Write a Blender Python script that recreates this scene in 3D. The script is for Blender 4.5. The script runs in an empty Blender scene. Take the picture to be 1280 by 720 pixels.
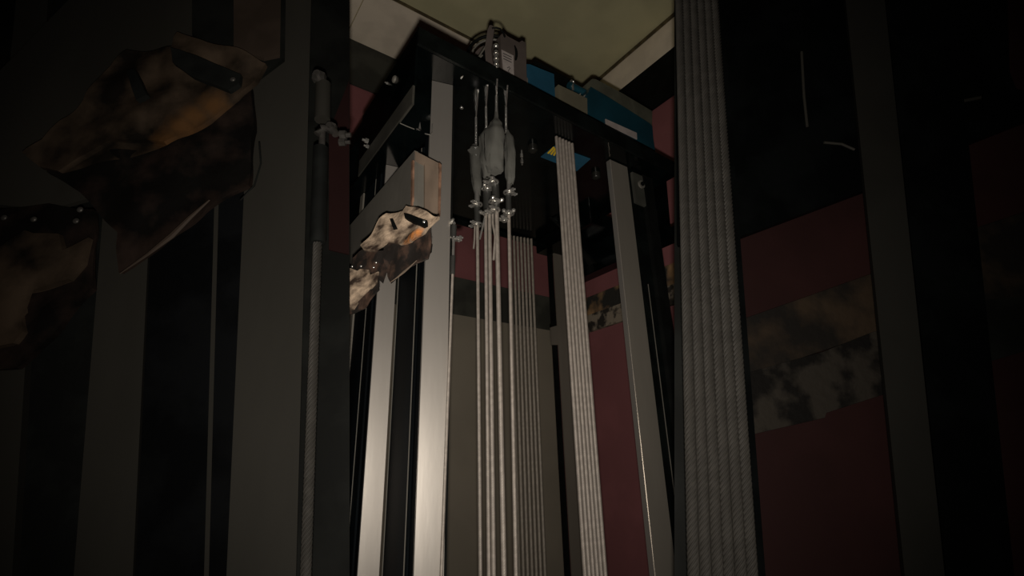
import bpy, bmesh, math, random
from mathutils import Vector, Matrix, noise
random.seed(7)
S = bpy.context.scene
COL = S.collection
V = Vector

# ------------------------------------------------------------------ camera
# World: X runs along the front edge of the machine frame, Y along the shaft's side wall,
# z = 0 at the camera's height (floor at -1.5).
F = 630.0
HEAD = math.radians(54.3)
M3 = (Matrix.Rotation(HEAD - math.pi/2, 3, 'Z') @ Matrix.Rotation(math.pi/2 + math.radians(20), 3, 'X')
      @ Matrix.Rotation(math.radians(-1.55), 3, 'Z'))
cam = bpy.data.objects.new('camera', bpy.data.cameras.new('camera'))
cam.matrix_world = M3.to_4x4()
cam.data.sensor_width = 36
cam.data.lens = 36*F/1280
cam.data.clip_start = 0.02
COL.objects.link(cam)
S.camera = cam

# ------------------------------------------------------------------ light
w = bpy.data.worlds.new('world'); S.world = w; w.use_nodes = True
w.node_tree.nodes['Background'].inputs[0].default_value = (1.0, 0.93, 0.8, 1)
w.node_tree.nodes['Background'].inputs[1].default_value = 0.006

def lamp(name, kind, loc, aim, energy, color, size, **kw):
    l = bpy.data.lights.new(name, kind); l.energy = energy; l.color = color
    if kind == 'AREA': l.size = size
    else: l.shadow_soft_size = size
    for k, v in kw.items(): setattr(l, k, v)
    o = bpy.data.objects.new(name, l); o.location = loc
    o.rotation_euler = (V(aim)-V(loc)).to_track_quat('-Z', 'Y').to_euler()
    COL.objects.link(o); return o
# the hand-held torch beside the lens
lamp('hand_torch', 'SPOT', (0.0, 0.0, -0.06), (0.7*.5835*2, 0.7*.8121*2, 0.66), 70, (1.0, 0.915, 0.82), 0.012,
     spot_size=math.radians(118), spot_blend=1.0)

S.view_settings.view_transform = 'Standard'
S.view_settings.look = 'None'
S.view_settings.gamma = 1
S.view_settings.use_curve_mapping = False
S.view_settings.exposure = 0.0

# ------------------------------------------------------------------ helpers
def ray(px, py): return M3 @ V(((px-640)/F, (360-py)/F, -1.0))
def onax(ax, v, px, py):
    d = ray(px, py); return d*(v/d[ax])
def onX(v, px, py): return onax(0, v, px, py)
def onY(v, px, py): return onax(1, v, px, py)
def onZ(v, px, py): return onax(2, v, px, py)
FWD = V((math.cos(HEAD), math.sin(HEAD), 0)); RGT = V((math.sin(HEAD), -math.cos(HEAD), 0)); UP = V((0, 0, 1))
def onD(D, px, py):
    d = ray(px, py); return d*(D/d.dot(FWD))
def atz(a, b, z):
    return a + (b-a)*((z-a.z)/(b.z-a.z))

def lin(c): return tuple(((x/255)/12.92 if x/255 <= .04045 else ((x/255+.055)/1.055)**2.4) for x in c)
MATS = {}
def mat(name, col, rough=.6, metal=0., var=0., scale=8., bump=0., bscale=60., ior=1.5, col2=None, edge=(.45, .6), stretch=(1, 1, 1), coat=0., spec=.5):
    if name in MATS: return MATS[name]
    m = bpy.data.materials.new(name); m.use_nodes = True
    nt = m.node_tree; b = nt.nodes['Principled BSDF']
    b.inputs['Roughness'].default_value = rough; b.inputs['Metallic'].default_value = metal
    b.inputs['IOR'].default_value = ior
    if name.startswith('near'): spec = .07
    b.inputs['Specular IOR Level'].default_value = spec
    if coat: b.inputs['Coat Weight'].default_value = coat; b.inputs['Coat Roughness'].default_value = .15
    c = tuple(col)+(1,)
    tc = nt.nodes.new('ShaderNodeTexCoord'); mp = nt.nodes.new('ShaderNodeMapping')
    mp.inputs['Scale'].default_value = stretch
    nt.links.new(tc.outputs['Object'], mp.inputs['Vector'])
    n = nt.nodes.new('ShaderNodeTexNoise'); n.inputs['Scale'].default_value = scale; n.inputs['Detail'].default_value = 6
    nt.links.new(mp.outputs[0], n.inputs['Vector'])
    r = nt.nodes.new('ShaderNodeValToRGB')
    r.color_ramp.elements[0].position = edge[0]; r.color_ramp.elements[1].position = edge[1]
    r.color_ramp.elements[0].color = tuple(x*(1-var) for x in col)+(1,)
    r.color_ramp.elements[1].color = (tuple(col2) if col2 else tuple(min(1, x*(1+var)) for x in col))+(1,)
    nt.links.new(n.outputs['Fac'], r.inputs[0]); nt.links.new(r.outputs[0], b.inputs['Base Color'])
    if bump:
        n2 = nt.nodes.new('ShaderNodeTexNoise'); n2.inputs['Scale'].default_value = bscale; n2.inputs['Detail'].default_value = 4
        nt.links.new(mp.outputs[0], n2.inputs['Vector'])
        bp = nt.nodes.new('ShaderNodeBump'); bp.inputs['Strength'].default_value = bump; bp.inputs['Distance'].default_value = .004
        nt.links.new(n2.outputs['Fac'], bp.inputs['Height']); nt.links.new(bp.outputs[0], b.inputs['Normal'])
    MATS[name] = m; return m

def rust_spot(m, p, r, col, q=None, amount=1.0):
    """an orange rust stain sitting at point p (object space) of material m, elongated towards q"""
    nt = m.node_tree; b = nt.nodes['Principled BSDF']; src = b.inputs['Base Color'].links[0].from_socket
    tc = nt.nodes.new('ShaderNodeTexCoord'); last = None
    for c in ([p] if q is None else [p.lerp(q, f) for f in (0, .33, .66, 1)]):
        vm = nt.nodes.new('ShaderNodeVectorMath'); vm.operation = 'DISTANCE'; vm.inputs[1].default_value = c
        nt.links.new(tc.outputs['Object'], vm.inputs[0])
        if last:
            mn = nt.nodes.new('ShaderNodeMath'); mn.operation = 'MINIMUM'
            nt.links.new(last, mn.inputs[0]); nt.links.new(vm.outputs['Value'], mn.inputs[1]); last = mn.outputs[0]
        else: last = vm.outputs['Value']
    n = nt.nodes.new('ShaderNodeTexNoise'); n.inputs['Scale'].default_value = .9/r; n.inputs['Detail'].default_value = 5
    nt.links.new(tc.outputs['Object'], n.inputs['Vector'])
    ad = nt.nodes.new('ShaderNodeMath'); ad.operation = 'MULTIPLY_ADD'; ad.inputs[1].default_value = r*1.6
    nt.links.new(n.outputs['Fac'], ad.inputs[0]); nt.links.new(last, ad.inputs[2])
    mr = nt.nodes.new('ShaderNodeMapRange'); mr.inputs['From Min'].default_value = r*1.1; mr.inputs['From Max'].default_value = r*2.1
    mr.inputs['To Min'].default_value = amount; mr.inputs['To Max'].default_value = 0
    nt.links.new(ad.outputs[0], mr.inputs['Value'])
    mx = nt.nodes.new('ShaderNodeMix'); mx.data_type = 'RGBA'; mx.inputs['B'].default_value = tuple(col)+(1,)
    mx.inputs[7].default_value = tuple(col)+(1,)
    nt.links.new(mr.outputs[0], mx.inputs[0]); nt.links.new(src, mx.inputs[6]); nt.links.new(mx.outputs[2], b.inputs['Base Color'])
M = dict(
 red=mat('red_paint', (.235, .082, .085), .85, var=.08, scale=3, bump=.15),
 band=mat('dark_green_paint', (.040, .040, .031), .75, var=.3, scale=5, bump=.2),
 door=mat('grey_brown_door', (.245, .215, .165), .6, var=.06, scale=2),
 ceil=mat('olive_ceiling', (.50, .465, .275), .9, var=.08, scale=2.5, bump=.1),
 soffit=mat('cream_tile', (.80, .70, .555), .85, var=.07, scale=6, bump=.15),
 joint=mat('brown_joint', (.09, .068, .03), .9, var=.3, scale=20),
 floor=mat('concrete_floor', (.10, .095, .085), .9, var=.2, scale=4, bump=.2),
 plaster=mat('plaster_wall', (.10, .09, .08), .9, var=.1, scale=4),
 channellip=mat('dull_channel_lip', (.035, .033, .026), .6, var=.2, scale=12),
 boltdark=mat('dark_bolt_steel', (.022, .022, .019), .3, .4, var=.2),
 gloss=mat('glossy_black_enamel', (.0016, .0026, .0026), .15, var=.3, scale=12, ior=1.5, spec=.32, bump=.08, bscale=30),
 black=mat('black_steel', (.003, .0042, .0038), .45, var=.35, scale=14, bump=.2, spec=.2),
 matblack=mat('matt_black_steel', (.003, .0034, .003), .7, var=.3, scale=14, spec=.12),
 rail=mat('machined_rail_steel', (.50, .465, .42), .34, .80, var=.07, scale=5, stretch=(1, 1, .2), bump=.03),
 railside=mat('dark_rail_side', (.003, .0042, .0052), .6, 0., var=.4, spec=.05, scale=10, stretch=(1, 1, .15)),
 greysteel=mat('grey_painted_steel', (.12, .112, .095), .6, .1, var=.10, scale=6, bump=.1),
 greyrail=mat('dull_grey_rail_steel', (.17, .155, .13), .55, .3, var=.08, scale=6, stretch=(1, 1, .2)),
 farrail=mat('far_rail_steel', (.15, .13, .105), .6, .3, var=.1, scale=6, stretch=(1, 1, .2)),
 rope=mat('wire_rope_steel', (.245, .215, .185), .5, .2, var=.10, scale=90),
 silver=mat('zinc_plated_steel', (.62, .60, .56), .25, .85, var=.1, scale=40),
 wrap=mat('grey_plastic_wrap', (.095, .094, .084), .2, 0., var=.25, scale=14, bump=1., bscale=38, ior=1.5, coat=.35, stretch=(1, 1, .35)),
 sleeve=mat('black_sleeve', (.03, .03, .027), .5, var=.2),
 burn=mat('scorched_steel', (.095, .062, .045), .55, .1, var=.5, scale=22, col2=(.50, .38, .27), edge=(.36, .60), bump=1., bscale=40, stretch=(1, 1, 2)),
 burndark=mat('charred_steel', (.022, .017, .014), .6, var=.4, scale=24, col2=(.11, .062, .042), edge=(.48, .72), bump=.8, bscale=30),
 orange=mat('orange_rust', (.20, .12, .075), .6, var=.2, scale=16, col2=(.50, .20, .06), edge=(.36, .6), bump=.5, bscale=30),
 rim=mat('rusty_brown_rim', (.17, .095, .06), .6, var=.35, scale=30),
 tan=mat('tan_scaled_steel', (.15, .112, .082), .6, var=.18, scale=14, stretch=(1, 1, .4)),
 rustband=mat('rust_stained_plaster', (.035, .033, .027), .8, var=.3, scale=9, col2=(.34, .20, .095), edge=(.46, .66), bump=.5),
 pale=mat('chipped_pale_plaster', (.03, .024, .018), .8, var=.2, scale=17, col2=(.26, .215, .16), edge=(.44, .53), bump=.8, bscale=40),
 motor=mat('motor_grey_brown', (.085, .068, .060), .55, var=.1, scale=10),
 blue=mat('machine_blue', (.016, .075, .125), .4, var=.12, scale=8),
 blue2=mat('gearbox_blue', (.007, .042, .060), .4, var=.12, scale=8),
 teal=mat('grey_green_cover', (.085, .085, .062), .6, var=.15, scale=12),
 olive=mat('olive_grey_block', (.13, .118, .080), .6, var=.1, scale=8),
 label=mat('paper_label', (.33, .29, .27), .7, var=.08, scale=30),
 ink=mat('label_ink', (.05, .045, .045), .7),
 yellow=mat('warning_yellow', (.62, .42, .02), .6),
)

def ob(name, bm, m, parent=None, smooth=False):
    bmesh.ops.recalc_face_normals(bm, faces=bm.faces[:])
    me = bpy.data.meshes.new(name); bm.to_mesh(me); bm.free()
    me.materials.append(M[m] if isinstance(m, str) else m)
    if smooth:
        for p in me.polygons: p.use_smooth = True
        try: me.set_sharp_from_angle(angle=math.radians(40))
        except Exception: pass
    o = bpy.data.objects.new(name, me); COL.objects.link(o)
    if parent:
        o.parent = parent
        base = V(parent.location)
        p = parent
        while p.parent: p = p.parent; base = V(p.location) + (base if p.parent is None and False else V((0, 0, 0)))
        me.transform(Matrix.Translation(-base))
    return o
def tag(o, label=None, cat=None, group=None, kind=None):
    if label: o['label'] = label
    if cat: o['category'] = cat
    if group: o['group'] = group
    if kind: o['kind'] = kind
    return o
def thing(name, label, cat, loc, group=None):
    o = bpy.data.objects.new(name, None); o.location = loc; COL.objects.link(o)
    o.empty_display_size = .02
    return tag(o, label, cat, group)
def struct(name, bm, m): return tag(ob(name, bm, m), kind='structure')

def new(): return bmesh.new()
def box(bm, a, b, bev=0.):
    lo = [min(a[i], b[i]) for i in range(3)]; hi = [max(a[i], b[i]) for i in range(3)]
    r = bmesh.ops.create_cube(bm, size=1)
    for v in r['verts']:
        v.co = V([lo[i] + (v.co[i]+.5)*(hi[i]-lo[i]) for i in range(3)])
    if bev:
        es = list({e for v in r['verts'] for e in v.link_edges})
        bmesh.ops.bevel(bm, geom=es, offset=bev, segments=2, affect='EDGES')
    return bm
def bx(a, b, bev=0.): return box(new(), a, b, bev)
def prism(bm, pts, vec):
    n = len(pts); vec = V(vec)
    f = [bm.verts.new(p) for p in pts]; g = [bm.verts.new(V(p)+vec) for p in pts]
    bm.faces.new(f); bm.faces.new(g[::-1])
    for i in range(n): bm.faces.new([f[i], g[i], g[(i+1) % n], f[(i+1) % n]])
    return bm
def pr(pts, vec): return prism(new(), pts, vec)
def cyl(bm, a, b, r, r2=None, n=16):
    a = V(a); b = V(b); d = b-a
    q = d.to_track_quat('Z', 'Y').to_matrix().to_4x4()
    bmesh.ops.create_cone(bm, cap_ends=True, segments=n, radius1=r, radius2=r if r2 is None else r2, depth=d.length,
                          matrix=Matrix.Translation((a+b)/2) @ q)
    return bm
def tube(bm, pts, r, n=10, rr=None):
    pts = [V(p) for p in pts]; rings = []
    for i, p in enumerate(pts):
        t = (pts[min(i+1, len(pts)-1)] - pts[max(i-1, 0)]).normalized()
        u = t.cross(V((.3, .2, .93)) if abs(t.z) < .9 else V((1, 0, 0))).normalized(); v = t.cross(u)
        R = rr[i] if rr else r
        rings.append([bm.verts.new(p + (u*math.cos(2*math.pi*k/n) + v*math.sin(2*math.pi*k/n))*R) for k in range(n)])
    for a, b in zip(rings, rings[1:]):
        for k in range(n): bm.faces.new([a[k], a[(k+1) % n], b[(k+1) % n], b[k]])
    bm.faces.new(rings[0][::-1]); bm.faces.new(rings[-1])
    return bm
def dome(bm, c, r, axis=(0, 0, -1), flat=.6):
    q = V(axis).to_track_quat('Z', 'Y').to_matrix().to_4x4()
    bmesh.ops.create_uvsphere(bm, u_segments=20, v_segments=12, radius=r,
                              matrix=Matrix.Translation(c) @ q @ Matrix.Diagonal((1, 1, flat, 1)))
    return bm
def nut(bm, c, axis, r=.006, h=.006):
    c = V(c); axis = V(axis).normalized()
    cyl(bm, c-axis*h/2, c+axis*h/2, r, n=6)
    cyl(bm, c+axis*h/2, c+axis*(h*1.3), r*.5, n=8)
    return bm
def rough(pts, vec, cuts=4, amp=.006, freq=25, seed=0):
    """a bent sheet: polygon with real thickness, its surface buckled by noise"""
    bm = new(); prism(bm, pts, vec)
    bmesh.ops.triangulate(bm, faces=bm.faces[:])
    for _ in range(cuts):
        es = [e for e in bm.edges if e.calc_length() > .012]
        if not es: break
        bmesh.ops.subdivide_edges(bm, edges=es, cuts=1)
        bmesh.ops.triangulate(bm, faces=bm.faces[:])
    n = V(vec).normalized()
    for v in bm.verts:
        p = v.co*freq + V((seed*7.3, 0, 0))
        v.co += n*noise.noise(p)*amp + V((noise.noise(p+V((9, 0, 0))), noise.noise(p+V((0, 9, 0))), noise.noise(p+V((0, 0, 9)))))*amp*.45
    return bm

ZF = -1.5
# ------------------------------------------------------------------ shaft shell
XR = 2.073; YB = 2.4; ZC = 2.437
struct('floor', bx((-1.6, -1.4, ZF-.1), (XR+.2, YB+.2, ZF)), 'floor')
struct('ceiling', bx((-1.6, -1.4, ZC), (XR+.2, YB+.2, ZC+.1)), 'ceil')
struct('wall_back', bx((-1.6, YB, ZF), (XR+.1, YB+.1, ZC)), 'red')
struct('wall_right', bx((XR, -1.4, ZF), (XR+.1, YB, ZC)), 'red')
struct('wall_left', bx((-1.6, -1.4, ZF), (-1.5, YB, ZC)), 'plaster')
# cream soffit tiles along the back wall
bm = new()
for a, b in ((-1.5, .56), (.565, 1.22), (1.225, XR-.02)): box(bm, (a, 2.012, ZC-.012), (b, YB-.012, ZC))
struct('trim_1', bm, 'soffit')
struct('trim_2', bx((-1.5, 1.995, ZC-.006), (XR-.03, 2.012, ZC)), 'joint')
# cream fascia, and a brown strip for the joint's shadow, on the side wall
struct('trim_3', bx((XR-.015, -1.4, 2.222), (XR, 2.0, ZC-.022)), 'soffit')
struct('trim_4', bx((XR-.022, -1.4, ZC-.024), (XR, 2.0, ZC)), 'joint')
# dark bands
struct('trim_5', bx((-1.5, YB-.012, 2.112), (XR-.014, YB, ZC-.012)), 'band')
struct('trim_6', bx((XR-.014, -1.4, 1.932), (XR, YB-.012, 2.222)), 'matblack')
struct('trim_7', bx((-1.5, YB-.014, .838), (XR-.012, YB, 1.062)), 'band')
struct('trim_8', bx((XR-.012, -1.4, .865), (XR, YB-.014, .98)), 'rustband')
struct('trim_9', bx((XR-.02, -1.4, .765), (XR, YB-.014, .866)), 'pale')
struct('door_1', bx((.3, YB-.01, ZF), (XR-.012, YB, .838)), 'door')

# ------------------------------------------------------------------ added side walls and objects, repeating the shaft enlarged and dimmed
DN = 1.0
def nearwall(name, xin, xout, m, D=DN):
    a, b = onD(D, xin, 0), onD(D, xin, 720)
    c, d = onD(D, xout, 0), onD(D, xout, 720)
    s = 1 if xin > 640 else -1
    pts = [atz(a, b, ZF), atz(a, b, ZC), atz(c, d, ZC), atz(c, d, ZF)]
    back = [p + FWD*.05 for p in pts]
    back[0] += RGT*s*.03; back[1] += RGT*s*.03
    bm = new()
    f = [bm.verts.new(p) for p in pts]; g = [bm.verts.new(p) for p in back]
    bm.faces.new(f); bm.faces.new(g[::-1])
    for i in range(4): bm.faces.new([f[i], g[i], g[(i+1) % 4], f[(i+1) % 4]])
    return struct(name, bm, m)
ndim = mat('near_dark_steel', (.0045, .0048, .0042), .6, var=.3, scale=6)  # near colours are darkened copies, painting in the dimness of both sides
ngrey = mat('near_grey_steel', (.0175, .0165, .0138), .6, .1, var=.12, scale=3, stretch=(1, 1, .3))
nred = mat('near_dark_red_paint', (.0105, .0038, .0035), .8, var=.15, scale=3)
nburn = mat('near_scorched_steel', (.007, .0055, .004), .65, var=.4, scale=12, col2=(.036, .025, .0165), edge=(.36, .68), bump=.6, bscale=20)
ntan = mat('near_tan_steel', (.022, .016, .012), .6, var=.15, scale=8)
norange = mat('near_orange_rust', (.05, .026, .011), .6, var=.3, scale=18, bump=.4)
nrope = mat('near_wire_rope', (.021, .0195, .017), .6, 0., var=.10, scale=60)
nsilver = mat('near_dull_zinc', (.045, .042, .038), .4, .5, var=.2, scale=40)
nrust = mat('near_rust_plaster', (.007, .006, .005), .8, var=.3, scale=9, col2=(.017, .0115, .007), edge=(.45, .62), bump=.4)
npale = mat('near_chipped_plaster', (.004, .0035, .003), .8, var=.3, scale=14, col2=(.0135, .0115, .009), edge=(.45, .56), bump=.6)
nearwall('wall_front_left', 437, -160, ndim)
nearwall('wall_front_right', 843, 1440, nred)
struct('trim_15', (lambda a, b, c, d: pr([atz(a, b, ZF), atz(c, d, ZF), atz(c, d, ZC), atz(a, b, ZC)], FWD*.01+RGT*.006))(onD(.985, 843, 0), onD(.985, 843, 720), onD(.985, 900, 0), onD(.985, 950, 720)), ndim)
def nq(D, *pts): return [onD(D, *p) for p in pts]
def outv(pts_px, th=.012):
    s = 1 if pts_px[0][0] > 640 else -1
    return FWD*th + RGT*s*th*.45
def npoly(name, m, D, pts, th=.012, parent=None): return ob(name, pr(nq(D, *pts), outv(pts, th)), m, parent)
def nstrip(D, l0, l7, r0, r7, z0=ZF, z1=ZC, th=.02):
    a, b, c, d = onD(D, l0, 0), onD(D, l7, 720), onD(D, r0, 0), onD(D, r7, 720)
    return pr([atz(a, b, z0), atz(c, d, z0), atz(c, d, z1), atz(a, b, z1)], outv([(l0, 0)], th))

# ------------------------------------------------------------------ wire ropes
def rope_bm(L, r, strands=8, pitch=None, n_per=3, depth=.14):
    pitch = pitch or r*7.5
    n = strands*n_per; seg = max(8, int(L/(pitch/14)))
    bm = new(); prev = None
    for i in range(seg+1):
        z = L*i/seg; tw = 2*math.pi*z/pitch; ring = []
        for k in range(n):
            a = 2*math.pi*k/n
            rr = r*(1.02-depth + depth*abs(math.cos(strands*a/2)))
            ring.append(bm.verts.new((rr*math.cos(a+tw), rr*math.sin(a+tw), z)))
        if prev:
            for k in range(n): bm.faces.new([prev[k], prev[(k+1) % n], ring[(k+1) % n], ring[k]])
        else: bm.faces.new(ring[::-1])
        prev = ring
    bm.faces.new(prev)
    return bm
ROPE = {}
def rope(name, a, b, r, m, label, cat='rope', group=None, key=None):
    a = V(a); b = V(b); L = (b-a).length
    key = key or (round(r, 4), str(m))
    if key not in ROPE or abs(ROPE[key][1]-L) > .03:
        o = ob(name, rope_bm(L, r, depth=.42, n_per=4) if key in ('nr', 'nl') else rope_bm(L, r, depth=.34), m, smooth=False)
        for p in o.data.polygons: p.use_smooth = True
        ROPE[key] = (o, L)
    else:
        o = ROPE[key][0].copy(); COL.objects.link(o)
        for k in ('group',):
            if k in o: del o[k]
        o.scale = (1, 1, L/ROPE[key][1])
    o.location = a
    o.rotation_euler = ((b-a).to_track_quat('Z', 'Y').to_matrix() @ Matrix.Rotation(random.uniform(0, 6.28), 3, 'Z')).to_euler()
    return tag(o, label, cat, group)

# ------------------------------------------------------------------ machine frame (plate on top of the posts)
PZ0, PZ1 = 1.05, 1.107
fr = thing('machine_frame', 'glossy black steel frame carrying the hoisting machine under the ceiling', 'frame', (.41, .955, PZ0))
ob('deck_plate', pr([(.412, .962, PZ0), (1.50, .990, PZ0), (1.50, 1.739, PZ0), (.412, 1.739, PZ0)], (0, 0, PZ1-PZ0-.004)), 'gloss', fr)
ob('front_edge', pr([(.405, .952, PZ0), (1.52, .982, PZ0), (1.52, .990, PZ0), (.405, .960, PZ0)], (0, 0, PZ1-PZ0)), 'black', fr)
ob('rear_edge', bx((.47, 1.74, PZ0-.02), (1.52, 1.755, PZ1), .002), 'black', fr)
# deep channel along the left side
XW = .405; ZB = .860
ob('side_channel', bx((XW, .962, .926), (XW+.006, 1.375, PZ1-.002), .001), 'gloss', fr)
ob('channel_lip', bx((XW-.002, .966, .866), (XW+.004, 1.36, .9255), .001), 'channellip', fr)  # lip's grey colour stands for weak light on the channel's side face
bm = new(); box(bm, (XW, 1.05, ZB), (.491, 1.95, ZB+.008)); box(bm, (.478, 1.05, ZB+.008), (.491, 1.95, PZ0-.0005))
ob('channel_base', bm, 'gloss', fr)
ob('end_plate', bx((XW+.005, 1.042, ZB), (.4915, 1.05, PZ0-.0005), .0015), 'gloss', fr)
ob('weld_bead', tube(new(), [onY(1.04, *p) for p in ((500, 154), (509, 158), (518, 161.5))], .0013, 6), 'greysteel', fr, True)  # pale beads here draw the highlights along the end plate's edges
ob('weld_bead', tube(new(), [onY(1.04, *p) for p in ((531, 167), (538, 168.5), (540, 165), (540.5, 155))], .0016, 6), 'silver', fr, True)
ob('bolt', tube(new(), [onY(1.038, *p) for p in ((521, 161.5), (524.5, 162), (525, 153))], .0022, 6, [.003, .004, .0008]), 'silver', fr, True)
ob('bolt', nut(new(), onX(XW-.012, 458, 176), (-1, 0, 0), .008, .010), 'silver', fr)
ob('bolt', nut(new(), onX(XW-.012, 459, 183), (-1, 0, 0), .006, .008), 'silver', fr)
ob('bolt', dome(new(), onX(XW-.002, 493, 99), .011, (-1, 0, 0)), 'greysteel', fr)
ob('bolt', nut(new(), onX(XW-.002, 484, 104), (-1, 0, 0), .004, .006), 'silver', fr)
for p, r in (((666, 184), .017), ((745, 218), .017)):
    c = onZ(PZ0-.004, *p); o = cyl(new(), c+UP*.004, c-UP*.014, r, r*.95, 20); dome(o, c-UP*.013, r*.95, flat=.5)
    ob('round_bolt_head', o, 'boltdark', fr, True)
for p in ((577, 135),): ob('bolt', dome(new(), onZ(PZ0-.002, *p), .006), 'silver', fr, True)
for p in ((652, 194), (652.5, 201.5)): ob('bolt', nut(new(), onZ(PZ0-.006, *p), (0, 0, -1), .0055, .012), 'silver', fr)
ob('bolt', nut(new(), onY(.948, 577, 97), (0, -1, 0), .003, .006), 'silver', fr)  # silver nut shape put here for a highlight on the front edge
# blue guard plate round the rope slot, with yellow stripes
g = ob('slot_guard', pr([onZ(PZ0-.004, *p) for p in ((676, 196.5), (693, 183), (738, 199), (721, 214))], (0, 0, .003)), 'blue', fr)
bm = new()
for i in range(3):
    x = i*3.6
    prism(bm, [onZ(PZ0-.0055, *p) for p in ((684+x, 191.5+x*.35), (691.5+x*.45, 183.6+x*.5), (693.6+x*.45, 184.4+x*.5), (686+x, 192.5+x*.35))], (0, 0, .001))
ob('warning_stripes', bm, 'yellow', g)
ob('side_web', pr([onY(1.12, *p) for p in ((806, 205), (832, 214), (838, 283), (843, 293), (818, 303), (806, 300))], (0, .008, 0)), 'gloss', fr)
# low rear structure at the right
ob('rear_box_section', bx((1.40, 1.36, .985), (1.56, 1.74, PZ0-.001), .003), 'gloss', fr)
bm = bx((1.600, .95, .872), (1.665, 1.70, .915), .003)
ob('outrigger', bm, 'gloss', fr)
ob('gusset', pr([(1.30, 1.50, 1.05), (1.66, 1.50, 1.05), (1.665, 1.50, .90), (1.56, 1.50, .885)], (0, .012, 0)), 'gloss', fr)
ob('gusset', pr([(1.56, 1.20, 1.05), (1.56, 1.72, 1.05), (1.62, 1.72, .905), (1.62, 1.18, .905)], (.012, 0, 0)), 'gloss', fr)
bm = new(); dome(bm, onY(1.49, 755, 295), .006, (0, -1, 0)); dome(bm, onY(1.49, 757, 268), .004, (0, -1, 0))
tube(bm, [onY(1.49, 756, 255), onY(1.49, 757, 298)], .003); tube(bm, [onY(1.49, 758, 299), onY(1.49, 777, 307)], .003)
ob('weld_bead', bm, 'greysteel', fr)

# ------------------------------------------------------------------ posts and guide rails, left
def zbar(name, x0, x1, y0, y1, z0, z1, m, parent, bev=.0015): return ob(name, bx((x0, y0, z0), (x1, y1, z1), bev), m, parent)
t = thing('guide_rail', 'bright machined left guide rail in front, running down beside the thin governor rope', 'guide rail', (.52, 1.06, ZF), 'elevator guide rails')
ob('running_face', pr([(.494, 1.050, ZF), (.553, 1.0345, ZF), (.553, 1.0555, ZF), (.494, 1.0555, ZF)], (0, 0, PZ0-ZF-.001)), 'rail', t)
zbar('rail_web', .503, .548, 1.056, 1.10, ZF, PZ0, 'railside', t)
zbar('edge_strip', .5535, .561, 1.036, 1.075, ZF, PZ0-.0, 'matblack', t)
t = thing('guide_rail', 'second bright guide rail behind, under the scorched bracket at the left', 'guide rail', (.47, 1.26, ZF), 'elevator guide rails')
ob('running_face', pr([(.447, 1.240, ZF), (.494, 1.2325, ZF), (.494, 1.2455, ZF), (.447, 1.2455, ZF)], (0, 0, .859-ZF)), 'rail', t)
zbar('rail_web', .455, .490, 1.246, 1.29, ZF, .86, 'railside', t)
t = thing('channel_post', 'glossy black channel post between the two bright left guide rails', 'post', (.51, 1.15, ZF))
zbar('web', .500, .512, 1.101, 1.232, ZF, .86, 'railside', t)
zbar('rib', .4975, .500, 1.108, 1.111, ZF, .86, 'greysteel', t)  # grey of the thin ribs paints the highlight lines along the post edges
zbar('rib', .4985, .500, 1.226, 1.229, ZF, .60, 'greysteel', t)
t = thing('channel_post', 'black channel post at the far left behind the second bright guide rail', 'post', (.46, 1.38, ZF))
zbar('web', .452, .464, 1.292, 1.46, ZF, .86, 'railside', t)
zbar('rib', .450, .452, 1.33, 1.333, ZF, .86, 'greysteel', t)
zbar('rib', .447, .452, 1.43, 1.46, ZF, .86, 'greyrail', t)

# scorched bracket on the left
bx0 = onY(.98, 518, 188); XB = bx0.x
t = thing('rail_bracket', 'thick grey channel bracket with scorched crumpled end welded across the left posts', 'bracket', (XB, .98, .6))
ob('side_plate', pr([onX(XB, *p) for p in ((518, 188), (516.5, 272), (500, 300), (478, 325), (425, 342), (425, 296))], (.010, 0, 0)), 'greysteel', t)
yb = .98
ob('end_plate', pr([onY(yb, *p) for p in ((518, 188), (552, 205.5), (550, 272), (517, 264))], (0, .012, 0)), 'greysteel', t)
ob('end_flange', pr([onY(yb-.006, *p) for p in ((531, 204), (549, 211), (548, 268), (531, 262))], (0, .006, 0)), 'tan', t)
ob('end_flange', pr([onY(yb-.004, *p) for p in ((519, 189), (549, 204), (548, 214), (519, 201))], (0, .004, 0)), 'tan', t)
ob('rusty_rim', pr([onY(yb-.009, *p) for p in ((549, 203), (552, 206), (550.5, 270), (548, 268))], (0, .009, 0)), 'rim', t)
ob('rusty_rim', pr([onY(yb-.009, *p) for p in ((516, 200), (518.2, 201), (517.6, 262), (515.2, 261))], (0, .009, 0)), 'rim', t)
def bD(px): return .935 + (552-px)*.0016
def bq(pts, dd=0.): return [onD(bD(p[0])+dd, *p) for p in pts]
vv = FWD*.008
ob('scorched_flange', rough(bq([(450, 307), (463, 293), (474, 275), (482, 266), (490, 264), (503, 264), (508, 257), (530, 264), (549, 271), (536, 284), (531, 290), (516, 303), (500, 306), (486, 301), (468, 314), (455, 313)]), vv, amp=.010, seed=1), 'burn', t, True)
rust_spot(M['burn'], onD(bD(522)-.01, 522, 289)-t.location, .012, (.62, .24, .07), onD(bD(503)-.01, 503, 303)-t.location)
ob('bolt_slot', rough(bq([(505, 266), (510, 267), (534, 276), (534, 281), (530, 283), (515, 277), (506, 272)], -.012), FWD*.010, amp=.002, seed=3), 'matblack', t, True)
ob('bolt_slot', rough(bq([(487, 273.5), (491, 273), (496, 284), (491, 285)], -.012), FWD*.010, amp=.001, seed=3), 'matblack', t, True)
ob('bolt', dome(new(), onD(bD(530)-.014, 530, 277), .0035, -FWD), 'silver', t, True)
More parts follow.
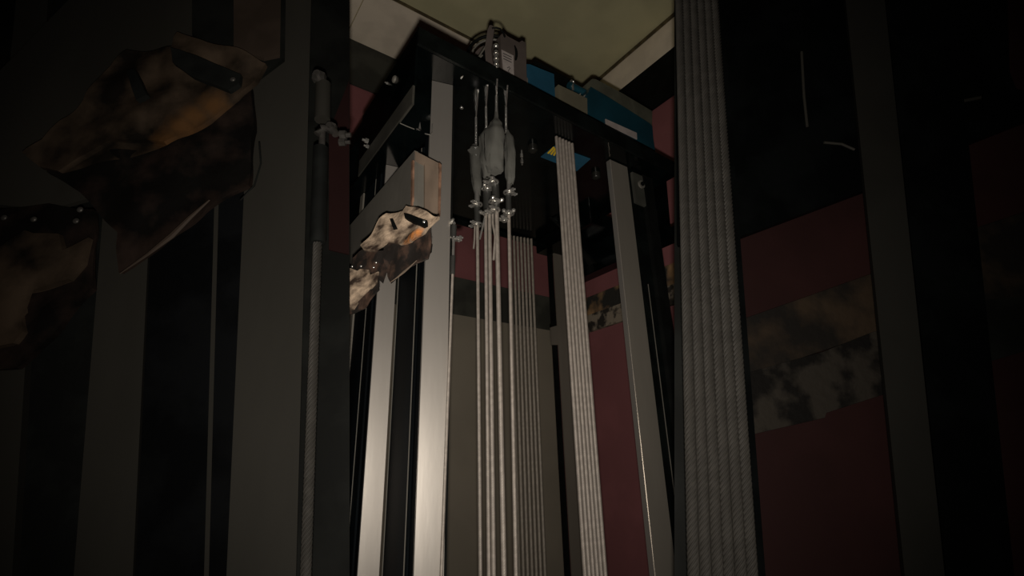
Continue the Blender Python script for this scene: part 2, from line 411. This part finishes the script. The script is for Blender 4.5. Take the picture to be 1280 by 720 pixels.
ob('charred_web', rough(bq([(482, 301), (500, 306), (530, 288), (537, 284), (540, 300), (534, 322), (521, 326), (500, 342), (488, 352), (484, 345), (478, 318)], .010), vv, amp=.008, seed=4), 'burndark', t, True)
ob('charred_web', rough(bq([(438, 322), (452, 312), (470, 314), (484, 312), (488, 330), (478, 352), (460, 338), (438, 336)], .012), vv, amp=.008, seed=9), 'burndark', t, True)
ob('torn_edge', tube(new(), bq([(487, 353.5), (497, 346.5), (505, 340), (513, 333), (521, 325.5)]), .0015, 6, [.0006, .0014, .0026, .0018, .0008]), 'tan', t, True)
ob('scorched_flange', rough(bq([(425, 342), (438, 335), (446, 338), (450, 336), (461, 337), (462, 343), (473, 339), (472, 352), (464, 359), (450, 361), (444, 368), (446, 378), (441, 386), (425, 388)]), vv, amp=.006, seed=5), 'burn', t, True)
ob('charred_web', rough(bq([(444, 362), (466, 356), (474, 346), (475, 362), (466, 372), (455, 384), (440, 392), (425, 396), (425, 370)], .014), vv, amp=.008, seed=6), 'burndark', t, True)
for p in ((451, 332.5), (467, 334), (470, 328), (440, 333)): ob('bolt', dome(new(), onD(bD(p[0])-.006, *p), .0026, -FWD), 'silver', t, True)
ob('end_tab', tube(new(), [onY(1.038, 537, 284), onY(1.038, 536.5, 300), onY(1.038, 540, 306), onY(1.038, 539, 315), onY(1.038, 534, 322)], .0016, 6), 'matblack', t, True)

# ------------------------------------------------------------------ guide rail, right
t = thing('guide_rail', 'dull grey guide rail on the right in front of the red side wall', 'guide rail', (1.25, 1.06, ZF), 'elevator guide rails')
zbar('running_face', 1.204, 1.290, 1.044, 1.058, ZF, PZ0-.004, 'greyrail', t)
zbar('bright_edge', 1.199, 1.2045, 1.043, 1.064, ZF, PZ0-.004, 'rail', t)  # brighter steel paints in the light falling on this side of the rail
t2 = thing('channel_post', 'black channel post standing right behind the dull grey right guide rail', 'post', (1.36, 1.06, ZF))
zbar('web', 1.291, 1.375, 1.06, 1.075, ZF, PZ0-.004, 'black', t2)
zbar('flange', 1.375, 1.43, 1.045, 1.17, ZF, PZ0-.004, 'matblack', t2)
zbar('rib', 1.341, 1.3435, 1.057, 1.06, ZF, .60, 'greysteel', t2)
zbar('fixing_tab', 1.32, 1.38, 1.048, 1.06, .91, 1.04, 'band', t2)
bm = new(); c = onY(1.048, 801, 231); cyl(bm, c, c-V((0, .006, 0)), .016, n=20)
ob('washer', bm, 'greysteel', t2, True)
ob('bolt', nut(new(), c-V((0, .008, 0)), (0, -1, 0), .009, .006), 'matblack', t2)

# ------------------------------------------------------------------ guide rail at the back corner
t = thing('guide_rail', 'slim dim guide rail near the back corner, left of six ropes', 'guide rail', (1.5, 1.7, ZF), 'elevator guide rails')
zbar('running_face', 1.468, 1.522, 1.69, 1.70, ZF, PZ0-.02, 'farrail', t)
zbar('rail_web', 1.462, 1.468, 1.70, 1.735, ZF, PZ0-.02, 'matblack', t)
ob('rail_clip', pr([onY(1.688, *p) for p in ((689, 409), (696, 407), (698, 409), (698, 431), (690, 431))], (0, .01, 0)), 'farrail', t)

# ------------------------------------------------------------------ right bundle of six ropes
for i in range(6):
    x = .952 + i*.0138
    rope('hoist_rope', (x-.002, 1.05, ZF+.005), (x+.002, 1.05, PZ0-.004), .0058, 'rope',
         ['leftmost steel rope of the bright six rope bundle', 'second steel rope from the left in the bright six rope bundle',
          'third steel rope from the left in the bright six rope bundle', 'third steel rope from the right in the bright six rope bundle',
          'second steel rope from the right in the bright six rope bundle', 'rightmost steel rope of the bright six rope bundle'][i], group='six hoist ropes on the right')
t = tag(ob('rope_comb', bx((.978, 1.061, .985), (1.005, 1.064, PZ0-.004)), 'yellow'), 'small yellow strip behind the six ropes at the deck slot', 'guard')  # added strip, lends the ropes their yellow tint at the slot
# back bundle of seven
for i in range(7):
    x = 1.231 + i*.0172
    rope('hoist_rope', (x, 1.72-i*.004, ZF+.005), (x+.004, 1.72-i*.004, PZ0-.02), .0062, mat('dim_wire_rope', (.25, .22, .18), .6, .2, var=.1, scale=90),
         ['leftmost dim steel rope of the seven rope bundle at the back', 'second dim rope from the left in the back bundle', 'third dim rope from the left in the back bundle',
          'middle dim rope of the seven in the back bundle', 'third dim rope from the right in the back bundle', 'second dim rope from the right in the back bundle',
          'rightmost dim steel rope of the seven rope bundle at the back'][i], group='seven hoist ropes at the back', key='back')

# ------------------------------------------------------------------ rope anchors (rods, wrapped sockets, clips)
def clip(parent, c, side, r=.0088, n=2):
    """U-bolt rope grip: saddle, bow and two nuts; side = direction the bow's legs point"""
    side = V(side).normalized(); c = V(c); tn = side.cross(UP).normalized()
    bm = new()
    cyl(bm, c-UP*.006+side*r*.2, c+UP*.006+side*r*.2, r*1.15, n=14)
    box(bm, c+side*r*.8-V((.008, .008, .005)), c+side*r*.8+V((.008, .008, .005)), .002)
    pts = [c+tn*s*r*1.55*math.cos(a)-side*r*1.55*math.sin(a) + UP*.001 for a, s in [(math.pi*k/10, 1) for k in range(11)]]
    pts = [c+tn*r*1.55+side*.022+UP*.001] + pts + [c-tn*r*1.55+side*.022+UP*.001]
    tube(bm, pts, .0031, 8)
    o = ob('rope_clip', bm, 'silver', parent, True)
    for s in (1, -1):
        b2 = new(); nut(b2, c+tn*s*r*1.55+side*.015+UP*.001, side, .0058, .006)
        ob('nut', b2, 'silver', o)
    return o
def wrap(parent, pts, rad, seed, flat=.75):
    bm = new(); N = 22; rings = []; n = len(pts)
    K = 40
    for i in range(K+1):
        f = i/K*(n-1); j = min(int(f), n-2); u = f-j; u = u*u*(3-2*u)
        p = V(pts[j]).lerp(V(pts[j+1]), f-j); R = rad[j]*(1-u)+rad[j+1]*u
        ring = []
        for k in range(N):
            a = 2*math.pi*k/N
            q = V((math.cos(a)*5, math.sin(a)*5, i*.12+seed*5))
            cr = abs(math.sin(a*2.5+seed+.25*math.sin(i*.2)))
            rr = R*(.90+.20*cr+.12*noise.noise(q*.5)+.12*noise.noise(q*1.6))
            hem = UP*.018*(i/K)**6*noise.noise(V((math.cos(a)*1.6, math.sin(a)*1.6, seed)))
            ring.append(bm.verts.new(p + hem + RGT*rr*math.cos(a) + FWD*rr*flat*math.sin(a)))
        rings.append(ring)
    for a, b in zip(rings, rings[1:]):
        for k in range(N): bm.faces.new([a[k], a[(k+1) % N], b[(k+1) % N], b[k]])
    bm.faces.new(rings[0]); bm.faces.new(rings[-1][::-1])
    return ob('plastic_wrapping', bm, 'wrap', parent, True)

D1, D2, D3, D4 = 1.307, 1.260, 1.212, 1.266
def anchor(label, D, top, sock, rods, radii):
    a = onD(D, *top)
    c = onZ(PZ0-.0005, *top)
    t = thing('rope_anchor', label, 'rope anchor', c, 'rope anchors under the deck')
    bm = tube(new(), [c+UP*.0, onD(D, *rods[0])], .0024, 8)
    tube(bm, [onD(D, *rods[0]), onD(D, *rods[1])], .0042, 10)
    ob('threaded_rod', bm, 'silver', t, True)
    wrap(t, [onD(D, *p) for p in sock], [r/F*D*1.12 for r in radii], D*10)
    return t
# 1 left
t = anchor('leftmost silver rope anchor rod with its grey plastic wrapped socket', D1, (597.5, 113), [(593, 181), (594.5, 187), (595, 205), (596, 226), (597, 242)], [(595, 147), (595, 184)], [3, 8.2, 8, 6.5, 3.8])
ob('pinched_wrap', rough([onD(D1-.02, *p) for p in ((584, 187), (589, 184), (596, 187), (597, 192), (588, 191))], FWD*.006, amp=.004), 'wrap', t, True)
clip(t, onD(D1-.005, 596.5, 256), -RGT-FWD*.3)
clip(t, onD(D1-.005, 596.5, 281), -RGT-FWD*.25)
ob('black_sleeve', tube(new(), [onD(D1, 596.5, 259), onD(D1, 597, 278)], .0095, 12), 'sleeve', t, True)
ob('link', tube(new(), [onD(D1, 596.3, 236), onD(D1, 596.5, 254)], .008, 12), 'silver', t, True)
ob('rope_tail', tube(new(), [onD(D1-.01, 593.5, 283), onD(D1-.01, 593, 300), onD(D1-.01, 592, 311)], .0025, 8), 'rope', t, True)
# 2
t = anchor('second silver rope anchor from the left, socket half hidden in plastic', D2, (609.5, 107), [(607.5, 160), (606, 172), (608, 195), (609, 222)], [(607.5, 134), (608, 168)], [2, 7.5, 8, 5.5])
clip(t, onD(D2-.01, 609, 236), FWD*-.9+RGT*.4)
clip(t, onD(D2-.01, 610, 267), FWD*-.9-RGT*.5)
ob('black_sleeve', tube(new(), [onD(D2, 609, 240), onD(D2, 610, 264)], .0125, 12), 'sleeve', t, True)
ob('rope_tail', tube(new(), [onD(D2-.01, 606, 272), onD(D2-.01, 603, 285), onD(D2-.01, 599.5, 299)], .0028, 8), 'silver', t, True)
# 3 centre
t = anchor('tallest central silver rope anchor with pointed grey plastic wrapped socket', D3, (621.5, 99), [(620.5, 134), (620.5, 147), (620, 156), (618, 166), (618, 185), (619, 205), (620, 215)], [(620.5, 120), (620.5, 150)], [1.8, 2.8, 8, 12.5, 13, 11.5, 9.5])
clip(t, onD(D3-.015, 616, 228), FWD*-.8-RGT*.7)
clip(t, onD(D3-.015, 618, 252), FWD*-.9+RGT*.6)
clip(t, onD(D3-.015, 618, 263), FWD*-.5-RGT*.9)
ob('black_sleeve', tube(new(), [onD(D3, 619, 226), onD(D3, 620.5, 262)], .0105, 12), 'sleeve', t, True)
ob('rope_tail', tube(new(), [onD(D3-.01, 616, 268), onD(D3-.01, 616, 280), onD(D3-.01, 619, 296), onD(D3-.01, 617, 325)], .0032, 8), 'rope', t, True)
# 4 right
t = anchor('rightmost silver rope anchor with narrow plastic wrapped socket', D4, (634.5, 107), [(634, 163), (637, 174), (638, 195), (638, 222), (638, 229)], [(632.5, 135), (632.6, 166)], [2, 6, 7, 6.2, 4])
clip(t, onD(D4-.005, 636, 241), RGT-FWD*.2)
clip(t, onD(D4-.005, 636, 267), -FWD)
clip(t, onD(D4-.005, 631, 275), -RGT*.6-FWD*.6, r=.006)
ob('black_sleeve', tube(new(), [onD(D4, 635.5, 244), onD(D4, 636, 264)], .0085, 12), 'sleeve', t, True)
ob('link', tube(new(), [onD(D4, 636, 224), onD(D4, 636, 240)], .0062, 12), 'silver', t, True)

def srope(top, bot, D, r, label):
    a = onD(D, *top); b = onD(D, *bot)
    rope('suspension_rope', atz(a, b, ZF+.005), a, r, 'rope', label, group='suspension ropes below the anchors')
srope((596.8, 280), (600.5, 720), D1, .0050, 'leftmost single steel rope hanging under the wrapped anchors')
srope((607, 268), (611, 720), D2, .0050, 'left strand of the doubled steel rope under the anchors')
srope((612, 268), (617, 720), D2, .0056, 'right strand of the doubled steel rope under the anchors')
srope((621, 264), (630, 720), D3, .0062, 'thick steel rope hanging below the tallest central anchor')
srope((636, 262), (645, 720), D4, .0052, 'rightmost single steel rope hanging under the anchors')
# governor rope
a = onY(1.024, 566, 338); b = onY(1.024, 551.5, 720)
rope('governor_rope', atz(a, b, ZF+.005), a, .0036, 'rope', 'thin steel rope on its own beside the left guide rail', key='gov')
t = thing('rope_clamp', 'small silver clamp with black sleeve atop the thin single rope at left', 'clamp', onY(1.024, 566, 340), None)
ob('black_sleeve', tube(new(), [onY(1.024, 566.5, 320), onY(1.024, 565.7, 343)], .0058, 12), 'sleeve', t, True)
ob('rod', tube(new(), [onY(1.024, 567.8, 278), onY(1.024, 566.5, 320)], .0034, 10), 'silver', t, True)
ob('black_sleeve', tube(new(), [onY(1.024, 567.6, 282), onY(1.024, 567, 296)], .0068, 12), 'sleeve', t, True)
clip(t, onY(1.035, 567, 298), V((1, -.3, 0)), r=.005)
ob('nut', nut(new(), onY(1.03, 564.5, 277), (0, -1, .3), .0065, .008), 'silver', t)

# ------------------------------------------------------------------ hoisting machine on the deck
def standing(name, m, pts, Y, dep, parent, zb=PZ1):
    """polygon face on plane Y whose last two corners drop to the deck"""
    q = [onY(Y, *p) for p in pts]
    q = q + [V((q[-1].x, Y, zb)), V((q[0].x, Y, zb))]
    return ob(name, pr(q, (0, dep, 0)), m, parent)
t = thing('brake_motor', 'grey brown motor with round fan rim and white label on the black deck', 'motor', (onY(1.09, 640, 90).x, 1.12, PZ1))
standing('motor_body', 'motor', [(625.5, 44), (630, 40), (634, 45), (649, 53), (652.5, 50.5), (657.5, 53.7), (658.2, 90)], 1.09, .13, t)
o = ob('nameplate', pr([onY(1.088, *p) for p in ((627, 62), (642, 69.5), (642.5, 96), (629.5, 92))], (0, .002, 0)), 'label', t)
bm = new()
for k in range(3): prism(bm, [onY(1.0875, *p) for p in ((629, 66+k*3.2), (639.5, 71+k*3.2), (639.5, 72+k*3.2), (629, 67+k*3.2))], (0, .001, 0))
tag(ob('printed_marks', bm, 'ink', o), kind='stuff')
ob('printed_digit', tube(new(), [onY(1.0875, *p) for p in ((634, 85), (636.5, 83.5), (637.5, 85.5), (635, 89), (637, 91))], .0012, 6), 'ink', o)
# fan/brake rim: axis along X, left of the body
cx = onY(1.14, 612, 70).x; cc = V((cx-.02, 1.15, PZ1+.075))
def ring(bm, c, R, r, ax=V((1, 0, 0)), n=40):
    u = UP; v = ax.cross(u)
    return tube(bm, [c+u*R*math.cos(2*math.pi*k/n)+v*R*math.sin(2*math.pi*k/n) for k in range(n+1)], r, 8)
ax = V((.80, -.60, 0)).normalized()
cc = onD(1.37, 615, 68)
bm = new(); ring(bm, cc, .084, .006, FWD, 48)
ob('fan_rim', bm, 'matblack', t, True)
bm = new(); ring(bm, cc+FWD*.004, .071, .004, FWD, 48); ob('fan_rim', bm, 'greysteel', t, True)
bm = new(); cyl(bm, cc+FWD*.018, cc+FWD*.05, .066, n=40); ob('brake_drum', bm, 'motor', t, True)
bm = new(); cyl(bm, cc+FWD*.008, cc+FWD*.02, .030, .05, n=32); ob('brake_hub', bm, 'matblack', t, True)
for p0, p1 in (((594, 78), (603, 69)), ((598, 72), (607, 58))):
    ob('spoke', tube(new(), [onD(1.255, *p0), onD(1.255, *p1)], .0028, 6), 'greysteel', t, True)
ob('brake_arm', pr([onD(1.235, *p) for p in ((609.5, 37), (612, 31.5), (615, 31.5), (618, 35), (616, 48), (614, 62), (615.5, 76), (619, 90), (608, 90), (606, 60))], FWD*.012), 'motor', t)
ob('brake_strap', tube(new(), [onD(1.235, *p) for p in ((615, 35.5), (620, 34.5), (625, 36), (629, 41), (631, 46))], .0032, 8), 'matblack', t, True)
bm = new(); c0 = onD(1.225, 620.5, 84); c1 = onD(1.225, 620, 64)
cyl(bm, c0, c1, .0068, n=14)
for f in (.1, .45, .8): cyl(bm, c0.lerp(c1, f), c0.lerp(c1, f+.1), .0088, n=6)
dome(bm, onD(1.225, 620, 57), .008, -FWD, .8)
ob('adjusting_bolt', bm, 'silver', t, True)
ob('adjusting_screw', tube(new(), [onD(1.225, 620.5, 96), onD(1.225, 620.5, 84)], .003, 8), 'silver', t, True)

t = thing('traction_sheave_housing', 'small bright blue housing with black cover next to the grey motor', 'machine', (onY(1.1, 676, 100).x, 1.12, PZ1))
standing('housing', 'blue', [(658.5, 80), (663, 80.5), (676, 86), (692.5, 92.5), (694, 122)], 1.10, .12, t)
standing('black_cover', 'matblack', [(664, 79.5), (669, 75), (713, 99), (711, 118)], 1.235, .10, t)
ob('mounting_bolt', cyl(new(), onY(1.095, 659, 98), onY(1.095, 659, 106), .003), 'silver', t, True)
t = thing('coupling_block', 'olive grey block with shiny lifting eye and blue hub between the blue machines', 'machine', (onY(1.1, 715, 120).x, 1.12, PZ1))
standing('block', 'olive', [(698, 105.5), (705, 109), (721, 116.5), (734, 123), (734.5, 146)], 1.10, .10, t)
c = onY(1.14, 715.5, 103)
bm = new(); ring(bm, c, .0085, .0035, V((0, 1, 0)), 20); cyl(bm, c-UP*.035, c-UP*.009, .005)
ob('lifting_eye', bm, 'silver', t, True)
ob('hub', tube(new(), [onY(1.15, 711, 106), onY(1.15, 727, 114), onY(1.15, 737, 119)], .014, 16), 'blue2', t, True)
ob('bolt', nut(new(), onY(1.12, 730.5, 120.5), (0, -1, .4), .005, .006), 'silver', t)
ob('bolt', nut(new(), onY(1.12, 725, 118), (0, -1, .4), .003, .004), 'silver', t)
t = thing('gearbox', 'large dark blue gearbox with grey green top at the right of the deck', 'machine', (onY(1.1, 775, 140).x, 1.12, PZ1))
standing('casing', 'blue2', [(734, 118), (738.5, 108.5), (760, 121), (790, 140), (812, 154), (815.5, 158), (816.5, 172)], 1.10, .16, t)
ob('top_cover', pr([onY(1.115, *p) for p in ((738.5, 110), (738, 100.5), (740, 98.6), (745, 99), (777, 116), (815.5, 139), (815, 157), (790, 141), (760, 122))], (0, .14, 0)), 'teal', t)
ob('nameplate', pr([onY(1.096, *p) for p in ((757, 148.5), (796, 166), (796.5, 174), (757.5, 155))], (0, .003, 0)), 'label', t)

# ------------------------------------------------------------------ added near objects, left
def nrail(label, D, l0, l7, r0, r7, m=ngrey, th=.03):
    o = nstrip(D, l0, l7, r0, r7, th=th)
    return tag(ob('guide_rail', o, m), label, 'guide rail', 'dark guide rails close to the camera')
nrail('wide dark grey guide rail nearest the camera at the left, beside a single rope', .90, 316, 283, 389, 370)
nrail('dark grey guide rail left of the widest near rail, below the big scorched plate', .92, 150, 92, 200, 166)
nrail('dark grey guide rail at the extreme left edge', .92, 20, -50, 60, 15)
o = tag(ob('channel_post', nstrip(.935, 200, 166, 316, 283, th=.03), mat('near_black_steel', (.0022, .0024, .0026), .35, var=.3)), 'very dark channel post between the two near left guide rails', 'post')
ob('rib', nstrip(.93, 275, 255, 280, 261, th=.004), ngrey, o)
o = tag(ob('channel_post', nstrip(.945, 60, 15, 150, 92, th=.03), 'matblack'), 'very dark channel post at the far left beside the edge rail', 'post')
a = onD(.86, 397, 300); b = onD(.86, 382, 720)
rope('near_rope', atz(a, b, ZF+.005), a, .0085, nrope, 'single dark steel rope close to the camera beside the widest near rail', key='nl')
t = thing('rope_clamp', 'dull silver clamp and black sleeve on the single near left rope', 'clamp', a)
ob('black_sleeve', tube(new(), [onD(.86, 401, 185), onD(.86, 397, 304)], .0145, 14), 'matblack', t, True)
ob('rod', tube(new(), [onD(.855, 403, 165), onD(.855, 400, 235)], .0065, 12), nsilver, t, True)
bm = tube(new(), [onD(.85, 397, 168), onD(.85, 402, 160), onD(.85, 416, 161), onD(.85, 420, 168)], .008, 10)
nut(bm, onD(.85, 429, 169), RGT, .010, .012); nut(bm, onD(.85, 428, 178), RGT, .008, .012); nut(bm, onD(.85, 414, 160), -FWD, .012, .01)
ob('rope_clip', bm, nsilver, t, True)
ob('nut', nut(new(), onD(.85, 399, 97), -FWD, .015, .012), nsilver, t)
ob('black_sleeve', tube(new(), [onD(.86, 404, 105), onD(.86, 403, 150)], .016, 12), ngrey, t, True)
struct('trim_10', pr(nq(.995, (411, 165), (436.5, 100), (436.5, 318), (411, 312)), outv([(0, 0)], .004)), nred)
# near bracket
t = thing('rail_bracket', 'big dark scorched bracket close to the camera at the upper left', 'bracket', onD(.9, 200, 300))
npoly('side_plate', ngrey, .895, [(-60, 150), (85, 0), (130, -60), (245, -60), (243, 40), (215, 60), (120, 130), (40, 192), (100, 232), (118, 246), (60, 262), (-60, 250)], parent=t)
npoly('end_plate', ndim, .885, [(240, -60), (358, -60), (356, 72), (316, 102), (240, 42)], parent=t)
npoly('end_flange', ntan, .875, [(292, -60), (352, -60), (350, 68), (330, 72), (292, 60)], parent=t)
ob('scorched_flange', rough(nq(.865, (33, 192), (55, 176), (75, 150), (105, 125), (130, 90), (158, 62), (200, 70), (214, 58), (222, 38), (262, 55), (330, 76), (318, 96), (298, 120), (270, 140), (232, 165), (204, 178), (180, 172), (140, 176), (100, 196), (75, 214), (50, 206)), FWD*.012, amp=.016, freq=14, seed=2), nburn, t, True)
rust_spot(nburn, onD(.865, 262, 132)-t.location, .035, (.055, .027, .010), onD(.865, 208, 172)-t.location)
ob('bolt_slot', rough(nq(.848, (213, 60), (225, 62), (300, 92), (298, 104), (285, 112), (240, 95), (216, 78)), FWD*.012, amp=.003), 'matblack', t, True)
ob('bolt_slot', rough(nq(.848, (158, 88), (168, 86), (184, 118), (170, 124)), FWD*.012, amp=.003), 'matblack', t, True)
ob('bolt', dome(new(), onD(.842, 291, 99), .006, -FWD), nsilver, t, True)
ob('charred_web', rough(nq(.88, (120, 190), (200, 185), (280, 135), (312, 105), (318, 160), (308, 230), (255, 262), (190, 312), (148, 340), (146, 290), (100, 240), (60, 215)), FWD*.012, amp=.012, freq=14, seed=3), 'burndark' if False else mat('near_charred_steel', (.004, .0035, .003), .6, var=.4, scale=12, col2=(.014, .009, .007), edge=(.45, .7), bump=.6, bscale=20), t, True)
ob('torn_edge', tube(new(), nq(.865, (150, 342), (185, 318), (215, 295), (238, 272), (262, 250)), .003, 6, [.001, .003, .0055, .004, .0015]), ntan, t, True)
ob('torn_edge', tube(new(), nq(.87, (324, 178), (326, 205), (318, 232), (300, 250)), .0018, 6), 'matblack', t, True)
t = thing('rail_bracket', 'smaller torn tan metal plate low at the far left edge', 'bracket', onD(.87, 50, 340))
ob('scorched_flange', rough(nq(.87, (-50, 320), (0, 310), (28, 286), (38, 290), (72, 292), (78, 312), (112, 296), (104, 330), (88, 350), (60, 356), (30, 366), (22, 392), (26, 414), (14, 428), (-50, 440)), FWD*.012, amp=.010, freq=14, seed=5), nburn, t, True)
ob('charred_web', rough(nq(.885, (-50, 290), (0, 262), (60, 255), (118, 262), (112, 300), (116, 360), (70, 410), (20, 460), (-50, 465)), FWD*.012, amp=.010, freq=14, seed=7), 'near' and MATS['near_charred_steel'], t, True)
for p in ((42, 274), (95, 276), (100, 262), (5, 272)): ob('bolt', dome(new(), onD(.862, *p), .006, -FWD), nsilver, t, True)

# ------------------------------------------------------------------ added near objects, right
tops = (849, 858, 867, 876, 885, 893); bots = (867, 882, 897, 911, 926, 940)
for i in range(6):
    a = onD(.86, tops[i], 0); b = onD(.86, bots[i], 720)
    rope('near_rope', atz(a, b, ZF+.005), atz(a, b, 1.6), .0092, nrope,
         ['leftmost of the six thick dark ropes close to the camera', 'second from the left of the six thick dark near ropes', 'third from the left of the six thick dark near ropes',
          'third from the right of the six thick dark near ropes', 'second from the right of the six thick dark near ropes', 'rightmost of the six thick dark ropes close to the camera'][i],
         group='thick dark ropes close to the camera', key='nr')
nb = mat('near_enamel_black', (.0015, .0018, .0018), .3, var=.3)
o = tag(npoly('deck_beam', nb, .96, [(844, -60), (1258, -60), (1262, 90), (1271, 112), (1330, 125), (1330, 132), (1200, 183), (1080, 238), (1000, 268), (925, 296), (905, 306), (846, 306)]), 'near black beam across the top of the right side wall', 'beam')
ob('weld_bead', tube(new(), nq(.955, (1002, 65), (1005, 120), (1009, 158)), .003, 8), 'near' and ngrey, o, True)
ob('weld_bead', tube(new(), nq(.955, (1030, 178), (1052, 180), (1068, 187)), .003, 8), ngrey, o, True)
ob('weld_bead', tube(new(), nq(.955, (1205, 126), (1225, 122)), .004, 8), ngrey, o, True)
struct('trim_11', pr(nq(.992, (920, 402), (1087, 343), (1150, 320), (1150, 405), (1091, 417), (934, 470), (905, 475)), outv([(900, 0)], .006)), nrust)
struct('trim_12', pr(nq(.988, (905, 474), (934, 466), (1028, 440), (1091, 415), (1150, 400), (1150, 480), (1101, 494), (1033, 516), (1031, 522), (940, 543), (905, 552)), outv([(900, 0)], .008)), npale)
struct('trim_13', pr(nq(.990, (1200, 292), (1330, 248), (1330, 365), (1200, 378)), outv([(900, 0)], .008)), nrust)
struct('trim_14', pr(nq(.990, (1200, 378), (1330, 365), (1330, 424), (1200, 463)), outv([(900, 0)], .006)), ndim)
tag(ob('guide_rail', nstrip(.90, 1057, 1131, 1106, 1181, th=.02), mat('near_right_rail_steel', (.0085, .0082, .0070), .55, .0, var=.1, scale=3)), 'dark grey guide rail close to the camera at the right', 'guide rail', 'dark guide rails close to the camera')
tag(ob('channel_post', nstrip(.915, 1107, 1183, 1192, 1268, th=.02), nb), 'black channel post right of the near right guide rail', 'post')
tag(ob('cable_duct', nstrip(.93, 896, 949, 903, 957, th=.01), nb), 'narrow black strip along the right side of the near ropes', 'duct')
